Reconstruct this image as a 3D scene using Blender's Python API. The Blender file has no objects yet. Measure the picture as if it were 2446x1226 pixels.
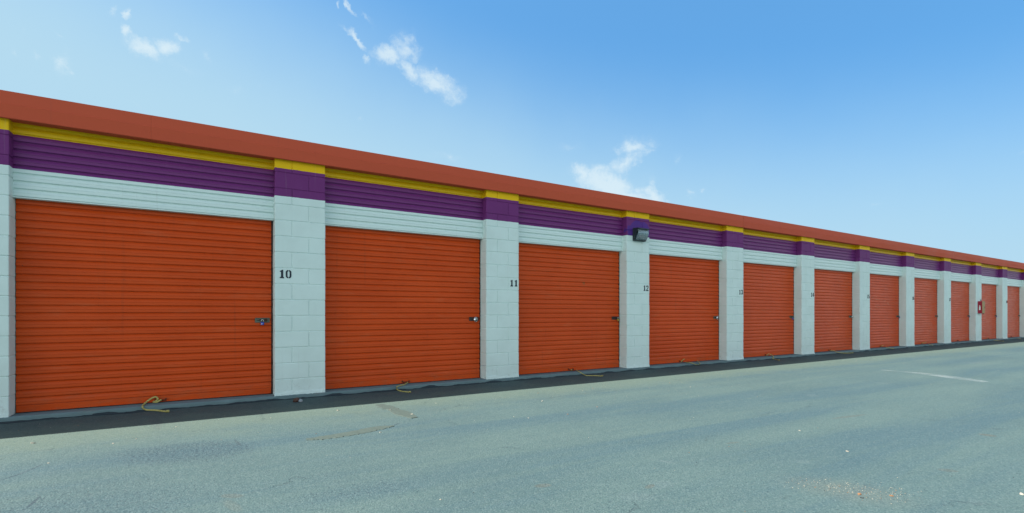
import bpy, bmesh, math, random
from mathutils import Vector, Matrix, noise
random.seed(7)
R = math.radians
scene = bpy.context.scene
col = scene.collection

# ------------------------------------------------------------------ measurements
F, CX, HOR = 1191.0, 1223.0, 749.5           # focal length (photo px), image centre, horizon
ANG = R(58.39)                               # angle between view axis and facade direction
DIST = 6.95                                  # camera to pillar fronts
SLAB = 0.055                                 # slab above asphalt
CAMZ = 1.041 + SLAB
PITCH, PW = 3.048, 0.6096                    # bay pitch, pillar width
X10 = 0.751                                  # left edge of pillar 10
REC_D, REC_H = 0.206, 0.118                  # recess of door / header behind pillar front
Z_SOF, Z_YEL, Z_PUR, Z_HEAD, Z_TOP = 3.004 + SLAB, 2.895 + SLAB, 2.540 + SLAB, 2.241 + SLAB, 3.275 + SLAB
CAM = Vector((0, -DIST, CAMZ))
YAW = math.pi / 2 - ANG
FWD = Vector((math.sin(YAW), math.cos(YAW), 0)); RGT = Vector((math.cos(YAW), -math.sin(YAW), 0))

def ray(px, py): return FWD + RGT * ((px - CX) / F) + Vector((0, 0, (HOR - py) / F))
def on_z(px, py, z=0.0):
    d = ray(px, py); return CAM + d * ((z - CAMZ) / d.z)
def on_y(px, py, y=0.0):
    d = ray(px, py); return CAM + d * ((y + DIST) / d.y)
def px_(i): return X10 + (i - 10) * PITCH     # left edge of pillar i

# ------------------------------------------------------------------ materials
def new_mat(name):
    m = bpy.data.materials.new(name); m.use_nodes = True
    nt = m.node_tree; b = nt.nodes['Principled BSDF']
    return m, nt, b
class G:
    """tiny node helper"""
    def __init__(s, nt): s.nt = nt
    def n(s, t, **k):
        x = s.nt.nodes.new(t)
        for a, v in k.items(): setattr(x, a, v)
        return x
    def put(s, sock, v):
        if isinstance(v, bpy.types.NodeSocket): s.nt.links.new(v, sock)
        elif v is not None: sock.default_value = v
    def math(s, op, a, b=None, c=None, clamp=False):
        x = s.n('ShaderNodeMath', operation=op, use_clamp=clamp)
        for i, v in enumerate((a, b, c)): s.put(x.inputs[i], v)
        return x.outputs[0]
    def vmath(s, op, a, b=None, out=0):
        x = s.n('ShaderNodeVectorMath', operation=op)
        s.put(x.inputs[0], a); s.put(x.inputs[1], b)
        return x.outputs[out]
    def noise(s, vec, scale, detail=4, rough=.55, dist=0, color=False):
        x = s.n('ShaderNodeTexNoise'); s.put(x.inputs['Vector'], vec)
        x.inputs['Scale'].default_value = scale; x.inputs['Detail'].default_value = detail
        x.inputs['Roughness'].default_value = rough; x.inputs['Distortion'].default_value = dist
        return x.outputs['Color' if color else 'Fac']
    def voro(s, vec, scale, feature='F1', out='Distance'):
        x = s.n('ShaderNodeTexVoronoi', feature=feature); s.put(x.inputs['Vector'], vec)
        x.inputs['Scale'].default_value = scale
        return x.outputs[out]
    def ramp(s, fac, lo, hi, a=0.0, b=1.0, smooth=True):
        x = s.n('ShaderNodeMapRange', interpolation_type='SMOOTHSTEP' if smooth else 'LINEAR')
        for i, v in enumerate((fac, lo, hi, a, b)): s.put(x.inputs[i], v)
        return x.outputs[0]
    def mix(s, fac, a, b, mode='MIX'):
        x = s.n('ShaderNodeMix', data_type='RGBA', blend_type=mode)
        s.put(x.inputs['Factor'], fac)
        for sk, v in ((x.inputs[6], a), (x.inputs[7], b)):
            if isinstance(v, (tuple, list)): v = (*v[:3], 1)
            s.put(sk, v)
        return x.outputs[2]
    def mapping(s, vec, loc=(0,0,0), rot=(0,0,0), scale=(1,1,1), kind='POINT'):
        x = s.n('ShaderNodeMapping', vector_type=kind); s.put(x.inputs[0], vec)
        x.inputs[1].default_value = loc; x.inputs[2].default_value = rot; x.inputs[3].default_value = scale
        return x.outputs[0]
    def bump(s, h, strength=.3, dist=.01, normal=None):
        x = s.n('ShaderNodeBump'); s.put(x.inputs['Height'], h)
        x.inputs['Strength'].default_value = strength; x.inputs['Distance'].default_value = dist
        if normal is not None: s.put(x.inputs['Normal'], normal)
        return x.outputs[0]
    def pos(s): return s.n('ShaderNodeNewGeometry').outputs['Position']
    def objco(s): return s.n('ShaderNodeTexCoord').outputs['Object']
    def sep(s, v):
        x = s.n('ShaderNodeSeparateXYZ'); s.put(x.inputs[0], v); return x.outputs
    def com(s, x_, y_, z_):
        x = s.n('ShaderNodeCombineXYZ')
        for i, v in enumerate((x_, y_, z_)): s.put(x.inputs[i], v)
        return x.outputs[0]

def simple(name, c, rough=.5, metal=0.0, var=.12, scale=30, bump=.1, bdist=.002, spec=.5):
    m, nt, b = new_mat(name); g = G(nt); p = g.pos()
    n = g.noise(p, scale, 5)
    lo = tuple(v * (1 - var) for v in c); hi = tuple(min(1, v * (1 + var)) for v in c)
    g.put(b.inputs['Base Color'], g.mix(n, lo, hi))
    g.put(b.inputs['Roughness'], g.ramp(n, .2, .8, max(.05, rough - .1), min(1, rough + .1)))
    b.inputs['Metallic'].default_value = metal; b.inputs['Specular IOR Level'].default_value = spec
    g.put(b.inputs['Normal'], g.bump(g.noise(p, scale * 6, 3), bump, bdist))
    return m

WHITE, PURPLE, YELLOW = (.655, .80, .775), (.160, .030, .165), (.82, .52, .005)

def paint_bands(g, p, wob=.012):
    """three horizontal coats of paint on the facade, hand-cut edges"""
    x, y, z = g.sep(p)
    w = g.math('MULTIPLY', g.math('SUBTRACT', g.noise(p, 9, 5, .65), .5), wob)
    zz = g.math('ADD', z, w)
    c = g.mix(g.math('GREATER_THAN', zz, Z_PUR), WHITE, PURPLE)
    return g.mix(g.math('GREATER_THAN', zz, Z_YEL), c, YELLOW), z

def mat_block():
    m, nt, b = new_mat('painted_block'); g = G(nt); p = g.pos()
    c, z = paint_bands(g, p)
    # fresher violet touch-up round the wall lamp
    lp = g.vmath('MULTIPLY', g.vmath('SUBTRACT', p, (px_(12) + .33, 0, 2.70)), (3.2, 0, 5.0))
    ln = g.vmath('ADD', lp, g.vmath('MULTIPLY', g.vmath('SUBTRACT', g.noise(p, 9, 4, color=True), (.5, .5, .5)), (.7, .7, .7)))
    touch = g.math('MULTIPLY', g.math('LESS_THAN', g.vmath('LENGTH', ln, out=1), 1.0), g.math('GREATER_THAN', z, Z_PUR + .004))
    c = g.mix(touch, c, (.090, .03, .235))
    n1 = g.noise(p, 3.0, 5, .6); n2 = g.noise(p, 45, 4, .6)
    c = g.mix(g.ramp(n1, .3, .75, 0, .16), c, (.50, .52, .47), 'MULTIPLY')
    # scuffs and splash dirt: patchy, low on the wall
    low = g.math('MULTIPLY', g.ramp(z, SLAB + .28, SLAB, 0, 1), g.ramp(g.noise(p, 14, 6, .7), .52, .72, 0, .45))
    c = g.mix(low, c, (.30, .31, .28))
    # drips
    st = g.noise(g.mapping(p, scale=(22, 22, .8)), 1.0, 4, .6)
    c = g.mix(g.ramp(st, .60, .80, 0, .16), c, (.40, .42, .38))
    g.put(b.inputs['Base Color'], c)
    g.put(b.inputs['Roughness'], g.ramp(n2, .3, .7, .5, .68))
    b.inputs['Specular IOR Level'].default_value = .2
    chip = g.ramp(g.voro(g.mapping(p, scale=(1, 1, 2.2)), 30), .02, .09, -1, 0)
    chip = g.math('MULTIPLY', chip, g.math('GREATER_THAN', g.noise(p, 6, 2), .56))
    rough_low = g.math('MULTIPLY', g.ramp(z, SLAB + .14, SLAB, 0, 6), g.noise(p, 22, 5, .7))
    h = g.math('ADD', g.math('ADD', n2, g.math('MULTIPLY', chip, .5)), rough_low)
    h = g.math('ADD', h, g.math('MULTIPLY', g.noise(p, 160, 3), .4))
    g.put(b.inputs['Normal'], g.bump(h, .5, .004))
    return m

def mat_header():
    m, nt, b = new_mat('painted_header_steel'); g = G(nt); p = g.pos()
    c, z = paint_bands(g, p, .004)
    st = g.noise(g.mapping(p, scale=(1.2, 1, 90)), 1.0, 5, .6)
    c = g.mix(g.ramp(st, .5, .75, 0, .22), c, (.55, .66, .80), 'MULTIPLY')
    d = g.noise(g.mapping(p, scale=(26, 1, 1.5)), 1.0, 5, .65)
    c = g.mix(g.ramp(d, .58, .8, 0, .14), c, (.25, .25, .22))
    g.put(b.inputs['Base Color'], c)
    g.put(b.inputs['Roughness'], g.ramp(st, .3, .7, .3, .42))
    b.inputs['Specular IOR Level'].default_value = .25
    h = g.math('ADD', g.noise(g.mapping(p, scale=(.9, 1, 5)), 1.0, 3), g.math('MULTIPLY', g.noise(p, 110, 3), .05))
    g.put(b.inputs['Normal'], g.bump(h, .25, .012))
    return m

def mat_door():
    m, nt, b = new_mat('orange_door_paint'); g = G(nt); p = g.pos()
    rnd = g.n('ShaderNodeObjectInfo').outputs['Random']
    off = g.vmath('ADD', p, g.com(g.math('MULTIPLY', rnd, 31.0), 0.0, g.math('MULTIPLY', rnd, 7.0)))
    x, y, z = g.sep(p)
    n1 = g.noise(g.mapping(off, scale=(.8, 1, 1.2)), 1.6, 5, .6)
    c = g.mix(g.ramp(n1, .3, .7), (.54, .058, .004), (.61, .072, .007))
    c = g.mix(g.math('MULTIPLY', rnd, .35), c, (.56, .095, .025))
    # chalky faded blotches, brushed touch-up bands
    fd = g.noise(g.mapping(off, scale=(2.2, 1, 14)), 1.0, 5, .62)
    c = g.mix(g.ramp(fd, .54, .74, 0, .42), c, (.56, .125, .045))
    # dust low down
    dl = g.math('MULTIPLY', g.ramp(z, SLAB + .34, SLAB + .02, 0, 1), g.ramp(g.noise(g.mapping(off, scale=(3, 1, 9)), 2.0, 6, .65), .42, .78, 0, .38))
    c = g.mix(dl, c, (.27, .115, .055))
    # sparse chips and specks
    v = g.voro(off, 3.2); sp = g.math('MULTIPLY', g.math('LESS_THAN', v, .028), g.math('GREATER_THAN', g.noise(off, 2.3, 2), .53))
    c = g.mix(g.math('MULTIPLY', sp, .75), c, (.10, .045, .03))
    # pale scuffs across the upper slats of the door by pillar 15, a brown spot by pillar 11
    q = g.mapping(p, loc=(px_(15) + PW + .85, 0, 1.42), scale=(.95, 9, .24), kind='TEXTURE')
    sc = g.math('MULTIPLY', g.ramp(g.vmath('LENGTH', g.vmath('MULTIPLY', q, (1, 0, 1)), out=1), 1.0, .8), g.ramp(g.noise(g.mapping(p, scale=(5, 1, 24)), 1.0, 4, .6), .56, .66, 0, .6))
    c = g.mix(sc, c, (.62, .24, .13))
    q2 = g.mapping(p, loc=(px_(11) + PW + 1.55, 0, 1.66), scale=(.035, 9, .03), kind='TEXTURE')
    c = g.mix(g.ramp(g.vmath('LENGTH', g.vmath('MULTIPLY', q2, (1, 0, 1)), out=1), 1.1, .6, 0, .7), c, (.22, .10, .03))
    # vertical drip marks
    st = g.noise(g.mapping(off, scale=(17, 1, .5)), 1.0, 5, .6)
    c = g.mix(g.ramp(st, .56, .78, 0, .28), c, (.26, .05, .02))
    g.put(b.inputs['Base Color'], c)
    g.put(b.inputs['Roughness'], g.ramp(fd, .3, .75, .28, .45))
    b.inputs['Specular IOR Level'].default_value = .17
    h = g.math('ADD', g.noise(g.mapping(off, scale=(1.1, 1, 3.5)), 1.0, 3), g.math('MULTIPLY', g.noise(p, 120, 3), .04))
    g.put(b.inputs['Normal'], g.bump(h, .28, .012))
    return m

def mat_fascia():
    m, nt, b = new_mat('fascia_paint'); g = G(nt); p = g.pos()
    rnd = g.n('ShaderNodeObjectInfo').outputs['Random']
    n = g.noise(g.mapping(p, scale=(.5, 1, 2)), 1.5, 5, .6)
    b.inputs['Specular IOR Level'].default_value = .10
    c = g.mix(n, (.50, .082, .042), (.57, .100, .052))
    c = g.mix(g.math('MULTIPLY', rnd, .4), c, (.52, .10, .036))
    st = g.noise(g.mapping(p, scale=(18, 2, .7)), 1.0, 5, .6)
    c = g.mix(g.ramp(st, .56, .8, 0, .22), c, (.30, .085, .055))
    v = g.voro(p, 2.6); sp = g.math('MULTIPLY', g.math('LESS_THAN', v, .03), g.math('GREATER_THAN', g.noise(p, 1.7, 2), .5))
    c = g.mix(sp, c, (.06, .03, .025))
    g.put(b.inputs['Base Color'], c)
    g.put(b.inputs['Roughness'], g.ramp(n, .3, .7, .5, .65))
    h = g.math('ADD', g.noise(g.mapping(p, scale=(.8, 1, 1.5)), 1.0, 3), g.math('MULTIPLY', g.noise(p, 140, 3), .03))
    g.put(b.inputs['Normal'], g.bump(h, .3, .02))
    return m

def ell(g, p, a, b_, halfw, soft, edge, namp=.35):
    """soft elliptical/stadium mask on the ground between two world points"""
    a = Vector(a); b_ = Vector(b_); c = (a + b_) / 2; d = b_ - a
    q = g.mapping(p, loc=(c.x, c.y, 0), rot=(0, 0, math.atan2(d.y, d.x)), scale=(d.length / 2, halfw, 1), kind='TEXTURE')
    q = g.vmath('MULTIPLY', q, (1, 1, 0))
    l = g.vmath('LENGTH', q, out=1)
    l = g.math('ADD', l, g.math('MULTIPLY', g.math('SUBTRACT', edge, .5), namp * 2))
    return g.ramp(l, 1.0 + soft, 1.0 - soft, 0, 1)

def mat_asphalt():
    m, nt, b = new_mat('old_asphalt'); g = G(nt); p = g.pos()
    x, y, z = g.sep(p)
    edge = g.noise(p, 2.2, 6, .65)
    big = g.noise(p, .45, 5, .6)
    streak = g.noise(g.mapping(p, scale=(.16, 1.5, 1)), 1.0, 5, .6, .4)
    agg = g.voro(p, 95); agg2 = g.voro(p, 210)
    fine = g.noise(p, 75, 4, .7); mid = g.noise(p, 16, 5, .65)
    grain = g.voro(p, 120, out='Color')
    c = g.mix(g.ramp(big, .3, .7), (.056, .099, .102), (.069, .117, .116))
    c = g.mix(g.ramp(streak, .46, .64, 0, .75), c, (.043, .088, .106))
    c = g.mix(g.ramp(streak, .50, .34, 0, .65), c, (.080, .127, .119))
    # pale traffic dust along the building, fading outwards
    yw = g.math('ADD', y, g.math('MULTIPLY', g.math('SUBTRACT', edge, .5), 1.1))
    dust = g.math('MULTIPLY', g.ramp(yw, -2.0, -1.05), .80)
    c = g.mix(dust, c, (.091, .130, .103))
    # darker band at the slab: building's shade painted into the colour over sealed asphalt
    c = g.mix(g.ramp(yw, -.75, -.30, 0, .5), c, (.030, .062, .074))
    # raw worn patch with open aggregate, left foreground
    P = lambda a, b2: on_z(a, b2)
    worn = ell(g, p, P(285, 1085), P(600, 1075), .34, .35, edge, .40)
    worn2 = ell(g, p, P(0, 1200), P(420, 1225), .45, .5, edge, .5)
    worn3 = ell(g, p, P(760, 1190), P(1000, 1150), .12, .7, edge, .6)
    wn = g.math('MAXIMUM', worn, g.math('MULTIPLY', worn2, .5))
    wn = g.math('MAXIMUM', wn, g.math('MULTIPLY', worn3, .6))
    c = g.mix(g.math('MULTIPLY', wn, .32), c, (.066, .118, .138))
    # debris stain, right foreground
    st = ell(g, p, P(1900, 1150), P(2150, 1195), .17, .9, edge, .5)
    c = g.mix(g.math('MULTIPLY', st, .28), c, (.135, .135, .105))
    # pale scuffs
    for a, b2, hw, s in (((1575, 1100), (1610, 1106), .02, .6), ((2310, 1196), (2350, 1205), .05, .35), ((1900, 1100), (1935, 1105), .05, .35),
                         ((2090, 914), (2125, 917), .08, .45), ((1925, 943), (1955, 946), .08, .35), ((1560, 1165), (1600, 1150), .06, .4),
                         ((1480, 1190), (1560, 1185), .07, .4), ((2310, 868), (2350, 866), .12, .4)):
        k = ell(g, p, P(*a), P(*b2), hw, .5, edge, .5)
        c = g.mix(g.math('MULTIPLY', k, s * .55), c, (.125, .165, .17))
    # brown-grey stains
    for a, b2, hw, s in (((2338, 1036), (2378, 1043), .05, .75), ((1560, 1164), (1545, 1160), .05, .6), ((1280, 1162), (1315, 1158), .03, .6),
                         ((545, 1190), (565, 1180), .07, .45), ((1990, 1000), (2070, 990), .03, .5), ((2240, 1122), (2290, 1126), .04, .5), ((1735, 1060), (1765, 1056), .02, .5)):
        k = ell(g, p, P(*a), P(*b2), hw, .25, edge, .5)
        c = g.mix(g.math('MULTIPLY', k, s), c, (.078, .085, .070))
    # dried run-off and smears in front of the slab, old cracks in the left foreground
    for a, b2, hw, s, cc in (((330, 984), (372, 992), .06, .6, (.075, .092, .085)), ((366, 992), (376, 1024), .05, .45, (.066, .085, .082)),
                             ((828, 944), (905, 953), .05, .35, (.075, .10, .10)), ((1100, 918), (1160, 914), .04, .35, (.075, .10, .10)), ((960, 952), (1000, 944), .04, .3, (.075, .10, .10)),
                             ((0, 1148), (62, 1128), .010, .8, (.02, .04, .055)), ((55, 1130), (105, 1108), .010, .7, (.02, .04, .055)), ((64, 1214), (98, 1184), .010, .8, (.02, .04, .055)),
                             ((560, 1050), (574, 1064), .012, .6, (.03, .05, .06)), ((540, 1195), (572, 1222), .03, .5, (.085, .11, .10)), ((940, 1016), (955, 1011), .010, .7, (.025, .045, .055)),
                             ((1330, 948), (1470, 929), .010, .5, (.035, .06, .068))):
        k = ell(g, p, P(*a), P(*b2), hw, .35, edge, .6)
        c = g.mix(g.math('MULTIPLY', k, s), c, cc)
    # individual stones and pits
    gv = g.sep(grain)[0]
    c = g.mix(g.ramp(gv, .55, 1.0, 0, .34), c, (.145, .195, .195))
    c = g.mix(g.ramp(gv, .40, .0, 0, .36), c, (.027, .060, .078))
    pit = g.ramp(g.math('ADD', g.noise(p, 46, 5, .75), g.math('MULTIPLY', wn, .085)), .58, .68, 0, .7)
    pit = g.math('MULTIPLY', pit, g.math('SUBTRACT', 1.0, g.math('MULTIPLY', dust, .75)))
    c = g.mix(pit, c, (.022, .046, .066))
    # hairline cracks
    wp = g.vmath('ADD', p, g.vmath('MULTIPLY', g.noise(p, 1.6, 5, .65, color=True), (.9, .9, 0)))
    cr = g.math('MULTIPLY', g.ramp(g.voro(g.mapping(wp, scale=(.22, .42, 1)), 1.0, 'DISTANCE_TO_EDGE'), .005, .0015), g.ramp(edge, .48, .60))
    c = g.mix(g.math('MULTIPLY', cr, .4), c, (.030, .052, .060))
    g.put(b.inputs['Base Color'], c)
    g.put(b.inputs['Roughness'], g.ramp(mid, .3, .7, .78, .95))
    b.inputs['Specular IOR Level'].default_value = .3
    h = g.math('ADD', g.math('MULTIPLY', agg, -.8), g.math('MULTIPLY', fine, .5))
    h = g.math('ADD', h, g.math('MULTIPLY', g.math('ADD', pit, cr), -1.2))
    h = g.math('MULTIPLY', h, g.math('ADD', g.math('SUBTRACT', 1.0, g.math('MULTIPLY', dust, .7)), wn))
    g.put(b.inputs['Normal'], g.bump(h, .5, .007))
    return m

def mat_concrete():
    m, nt, b = new_mat('slab_concrete'); g = G(nt); p = g.pos()
    n = g.noise(p, 7, 6, .65); n2 = g.noise(p, 60, 4, .7)
    c = g.mix(n, (.095, .165, .185), (.165, .245, .255))
    c = g.mix(g.ramp(n2, .62, .78, 0, .8), c, (.07, .085, .085))
    s = g.noise(g.mapping(p, scale=(2.5, 10, 10)), 1.0, 5, .7)
    c = g.mix(g.ramp(s, .55, .75, 0, .5), c, (.15, .155, .135))
    g.put(b.inputs['Base Color'], c); b.inputs['Roughness'].default_value = .85
    g.put(b.inputs['Normal'], g.bump(g.math('ADD', n, g.math('MULTIPLY', n2, .5)), .5, .006))
    return m

def mat_rope():
    m, nt, b = new_mat('yellow_rope'); g = G(nt)
    uv = g.n('ShaderNodeTexCoord').outputs['UV']; p = g.pos()
    w = g.n('ShaderNodeTexWave', wave_type='BANDS', bands_direction='DIAGONAL')
    g.put(w.inputs['Vector'], uv); w.inputs['Scale'].default_value = 6
    c = g.mix(g.noise(p, 25, 5), (.46, .41, .13), (.68, .61, .20))
    c = g.mix(g.ramp(w.outputs['Fac'], .2, .6, .5, 0), c, (.22, .18, .06))
    g.put(b.inputs['Base Color'], c); b.inputs['Roughness'].default_value = .8
    g.put(b.inputs['Normal'], g.bump(w.outputs['Fac'], .6, .003))
    return m

def mat_worn_line():
    m, nt, b = new_mat('worn_line_paint'); g = G(nt); p = g.pos()
    b.inputs['Base Color'].default_value = (.30, .36, .36, 1); b.inputs['Roughness'].default_value = .8
    n = g.math('ADD', g.math('MULTIPLY', g.noise(p, 60, 5, .7), .55), g.math('MULTIPLY', g.noise(p, 3, 5, .6), .45))
    g.put(b.inputs['Alpha'], g.ramp(n, .36, .66, 0, .62))
    return m

def mat_sealant():
    m, nt, b = new_mat('crack_sealant'); g = G(nt); p = g.pos()
    n = g.noise(p, 12, 6, .65)
    c = g.mix(n, (.043, .070, .062), (.070, .100, .088))
    c = g.mix(g.ramp(g.noise(p, 70, 3, .7), .62, .75, 0, .5), c, (.05, .06, .06))
    g.put(b.inputs['Base Color'], c); b.inputs['Roughness'].default_value = .75
    g.put(b.inputs['Normal'], g.bump(g.noise(p, 30, 5, .6), .6, .006))
    return m

def mat_lens():
    m, nt, b = new_mat('ribbed_glass'); g = G(nt); p = g.pos()
    b.inputs['Base Color'].default_value = (.55, .70, .76, 1)
    b.inputs['Roughness'].default_value = .12
    b.inputs['Transmission Weight'].default_value = .75
    b.inputs['IOR'].default_value = 1.45
    w = g.n('ShaderNodeTexWave', wave_type='BANDS', bands_direction='X'); g.put(w.inputs['Vector'], p)
    w.inputs['Scale'].default_value = 22; w.inputs['Distortion'].default_value = .3
    g.put(b.inputs['Normal'], g.bump(w.outputs['Fac'], .7, .006))
    return m

M = dict(block=mat_block(), header=mat_header(), door=mat_door(), fascia=mat_fascia(), asphalt=mat_asphalt(),
         concrete=mat_concrete(), rope=mat_rope(), line=mat_worn_line(), seal=mat_sealant(), lens=mat_lens(),
         stencil=simple('stencil_ink', (.012, .022, .035), .7, var=.3, scale=60),
         steel=simple('weathered_galvanised_plate', (.115, .135, .105), .5, .45, .3, 60),
         rust=simple('rusty_bolt', (.05, .022, .014), .7, .3, .4, 90),
         chrome=simple('polished_lock_steel', (.72, .74, .75), .22, 1.0, .05, 60, .05),
         blue=simple('blue_lock_plastic', (.012, .06, .42), .35, 0, .1, 60),
         brass=simple('brass_lock', (.62, .44, .10), .32, .9, .15, 80),
         darkmetal=simple('dark_lock_plate', (.035, .03, .03), .45, .4, .3, 70),
         housing=simple('bronze_black_housing', (.018, .028, .034), .5, .1, .25, 40),
         reflector=simple('lamp_reflector', (.14, .20, .23), .35, .5, .1, 30),
         red=simple('cabinet_red_enamel', (.34, .010, .035), .4, 0, .1, 20),
         tan=simple('faded_tan_panel', (.36, .24, .10), .55, 0, .15, 18),
         whitep=simple('white_plastic', (.72, .74, .70), .5, 0, .05, 30),
         trackmetal=simple('dark_steel_track', (.05, .022, .018), .7, .2, .3, 40),  # plain dark tone of the door tracks
         roof=simple('roof_metal', (.42, .43, .42), .5, .3, .1, 4),
         rustcan=simple('rusty_can', (.10, .050, .036), .8, .2, .5, 60, .5, .004),
         greycan=simple('grey_can_lid', (.42, .46, .48), .5, .3, .25, 50),
         chip=simple('pale_chips', (.36, .33, .27), .85, 0, .25, 40),
         leaf=simple('dry_leaf_bits', (.26, .13, .06), .85, 0, .4, 60),
         dark=simple('dark_grit', (.03, .035, .04), .9, 0, .3, 60),
         edge=simple('crumbled_asphalt', (.022, .038, .048), .95, 0, .5, 60, .8, .01))

# ------------------------------------------------------------------ mesh helpers
def obj(name, bm, mat, parent=None, smooth=False):
    me = bpy.data.meshes.new(name)
    bmesh.ops.recalc_face_normals(bm, faces=bm.faces[:])
    bm.to_mesh(me); bm.free()
    for mm in (mat if isinstance(mat, (list, tuple)) else [mat]): me.materials.append(mm)
    if smooth:
        for f in me.polygons: f.use_smooth = True
    o = bpy.data.objects.new(name, me); col.objects.link(o)
    if parent is not None: o.parent = parent
    return o
def tag(o, label=None, cat=None, group=None, kind=None):
    for k, v in (('label', label), ('category', cat), ('group', group), ('kind', kind)):
        if v: o[k] = v
    return o
def empty(name, loc):
    o = bpy.data.objects.new(name, None); o.location = loc; o.empty_display_size = .1; col.objects.link(o); return o
def box(bm, x0, x1, y0, y1, z0, z1, bev=0.0, seg=2, mi=0):
    r = bmesh.ops.create_cube(bm, size=1)
    for v in r['verts']:
        v.co = Vector((x0 + (v.co.x + .5) * (x1 - x0), y0 + (v.co.y + .5) * (y1 - y0), z0 + (v.co.z + .5) * (z1 - z0)))
    fs = list({f for v in r['verts'] for f in v.link_faces})
    for f in fs: f.material_index = mi
    if bev:
        es = list({e for v in r['verts'] for e in v.link_edges})
        bmesh.ops.bevel(bm, geom=es, offset=bev, segments=seg, affect='EDGES', profile=.5)
def poly(bm, pts, h, axis='y', mi=0):
    """extrude outline pts (3d vectors) by vector h"""
    vs = [bm.verts.new(p) for p in pts]; f = bm.faces.new(vs); f.material_index = mi
    r = bmesh.ops.extrude_face_region(bm, geom=[f])
    for e in r['geom']:
        if isinstance(e, bmesh.types.BMVert): e.co += Vector(h)
def cyl(bm, c, axis, r, L, seg=20, r2=None, mi=0):
    a = Vector(axis).normalized(); rot = Vector((0, 0, 1)).rotation_difference(a).to_matrix().to_4x4()
    g_ = bmesh.ops.create_cone(bm, cap_ends=True, segments=seg, radius1=r, radius2=r if r2 is None else r2, depth=L, matrix=Matrix.Translation(Vector(c)) @ rot)
    for f in {f for v in g_['verts'] for f in v.link_faces}: f.material_index = mi
def smooth_path(pts, n=8):
    pts = [Vector(p) for p in pts]; P = [pts[0] * 2 - pts[1]] + pts + [pts[-1] * 2 - pts[-2]]; out = []
    for i in range(1, len(P) - 2):
        a, b, c, d = P[i - 1:i + 3]
        for k in range(n):
            t = k / n
            out.append(.5 * (2 * b + (c - a) * t + (2 * a - 5 * b + 4 * c - d) * t * t + (3 * b - a - 3 * c + d) * t ** 3))
    out.append(pts[-1]); return out
def tube(bm, path, r, seg=8, uvl=None):
    rings = []; up = Vector((.13, .21, 1)).normalized(); L = 0
    for i, p in enumerate(path):
        t = (path[min(i + 1, len(path) - 1)] - path[max(i - 1, 0)]).normalized()
        s = t.cross(up)
        if s.length < .05: s = t.cross(Vector((1, 0, 0)))
        s.normalize(); u = s.cross(t)
        rr = r(i / (len(path) - 1)) if callable(r) else r
        rings.append([bm.verts.new(p + (s * math.cos(2 * math.pi * k / seg) + u * math.sin(2 * math.pi * k / seg)) * rr) for k in range(seg)])
    for i in range(len(rings) - 1):
        l = (path[i + 1] - path[i]).length
        for k in range(seg):
            f = bm.faces.new((rings[i][k], rings[i][(k + 1) % seg], rings[i + 1][(k + 1) % seg], rings[i + 1][k])); f.smooth = True
            if uvl:
                for lp, uv in zip(f.loops, ((L, k), (L, k + 1), (L + l, k + 1), (L + l, k))): lp[uvl].uv = (uv[0] * 12, uv[1] / seg)
        L += l
    bm.faces.new(rings[0][::-1]); bm.faces.new(rings[-1])

# ------------------------------------------------------------------ ground
bm = bmesh.new()
S = 300
vs = [bm.verts.new(v) for v in ((-S, -S, 0), (S, -S, 0), (S, S, 0), (-S, S, 0))]; bm.faces.new(vs)
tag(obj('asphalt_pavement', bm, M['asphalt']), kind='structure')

# crumbled edge of the asphalt against the slab
bm = bmesh.new(); x = px_(8); prev = None
while x < px_(22) + PW:
    w = .012 + .075 * max(0, noise.noise(Vector((x * 2.1, 3, 0))) + .25) + .012 * random.random()
    h = .004 + .034 * max(0, noise.noise(Vector((x * 3.7, 9, 0))) + .2) + .006 * random.random()
    cur = [bm.verts.new((x, -.016 - w, .001)), bm.verts.new((x, -.012 - w * .45, h)), bm.verts.new((x, .01, h * .9))]
    if prev:
        for k in range(2): bm.faces.new((prev[k], cur[k], cur[k + 1], prev[k + 1]))
    prev = cur; x += .02 + .03 * random.random()
tag(obj('asphalt_edge', bm, M['edge']), kind='structure')

def strip(name, pixels, widths, mat, thick, seed, jag=.35):
    c = smooth_path([on_z(*p) for p in pixels], 12); n = len(c); L_, R_ = [], []
    for i, p in enumerate(c):
        t = (c[min(i + 1, n - 1)] - c[max(0, i - 1)]).normalized(); s = Vector((-t.y, t.x, 0)); u = i / (n - 1)
        k = u * (len(widths) - 1); j = min(int(k), len(widths) - 2); w = widths[j] + (widths[j + 1] - widths[j]) * (k - j)
        L_.append(p + s * w * (1 + jag * noise.noise(Vector((i * .35, seed, 0)))))
        R_.append(p - s * w * (1 + jag * 1.6 * noise.noise(Vector((i * .8, seed + 5, 0)))))
    bm = bmesh.new(); top = []
    for i in range(n):
        z = thick * (.8 + .3 * noise.noise(Vector((i * .4, seed + 9, 0))))
        a, b = L_[i], R_[i]; m = (a + b) / 2
        top.append([bm.verts.new((a.x, a.y, .0005)), bm.verts.new((a * .92 + m * .08) + Vector((0, 0, z))), bm.verts.new(m + Vector((0, 0, z * 1.15))),
                    bm.verts.new((b * .92 + m * .08) + Vector((0, 0, z))), bm.verts.new((b.x, b.y, .0005))])
    for i in range(n - 1):
        for k in range(4): bm.faces.new((top[i][k], top[i + 1][k], top[i + 1][k + 1], top[i][k + 1]))
    return tag(obj(name, bm, mat), kind='structure')
strip('pavement_crack_filler', [(731, 1051), (790, 1044), (850, 1034), (900, 1024), (941, 1018)], [.03, .07, .075, .085, .075, .015], M['seal'], .006, 1)
strip('pavement_crack_filler', [(904, 967), (930, 975), (955, 985), (990, 999)], [.05, .085, .06, .10, .04], M['seal'], .006, 4)
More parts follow.
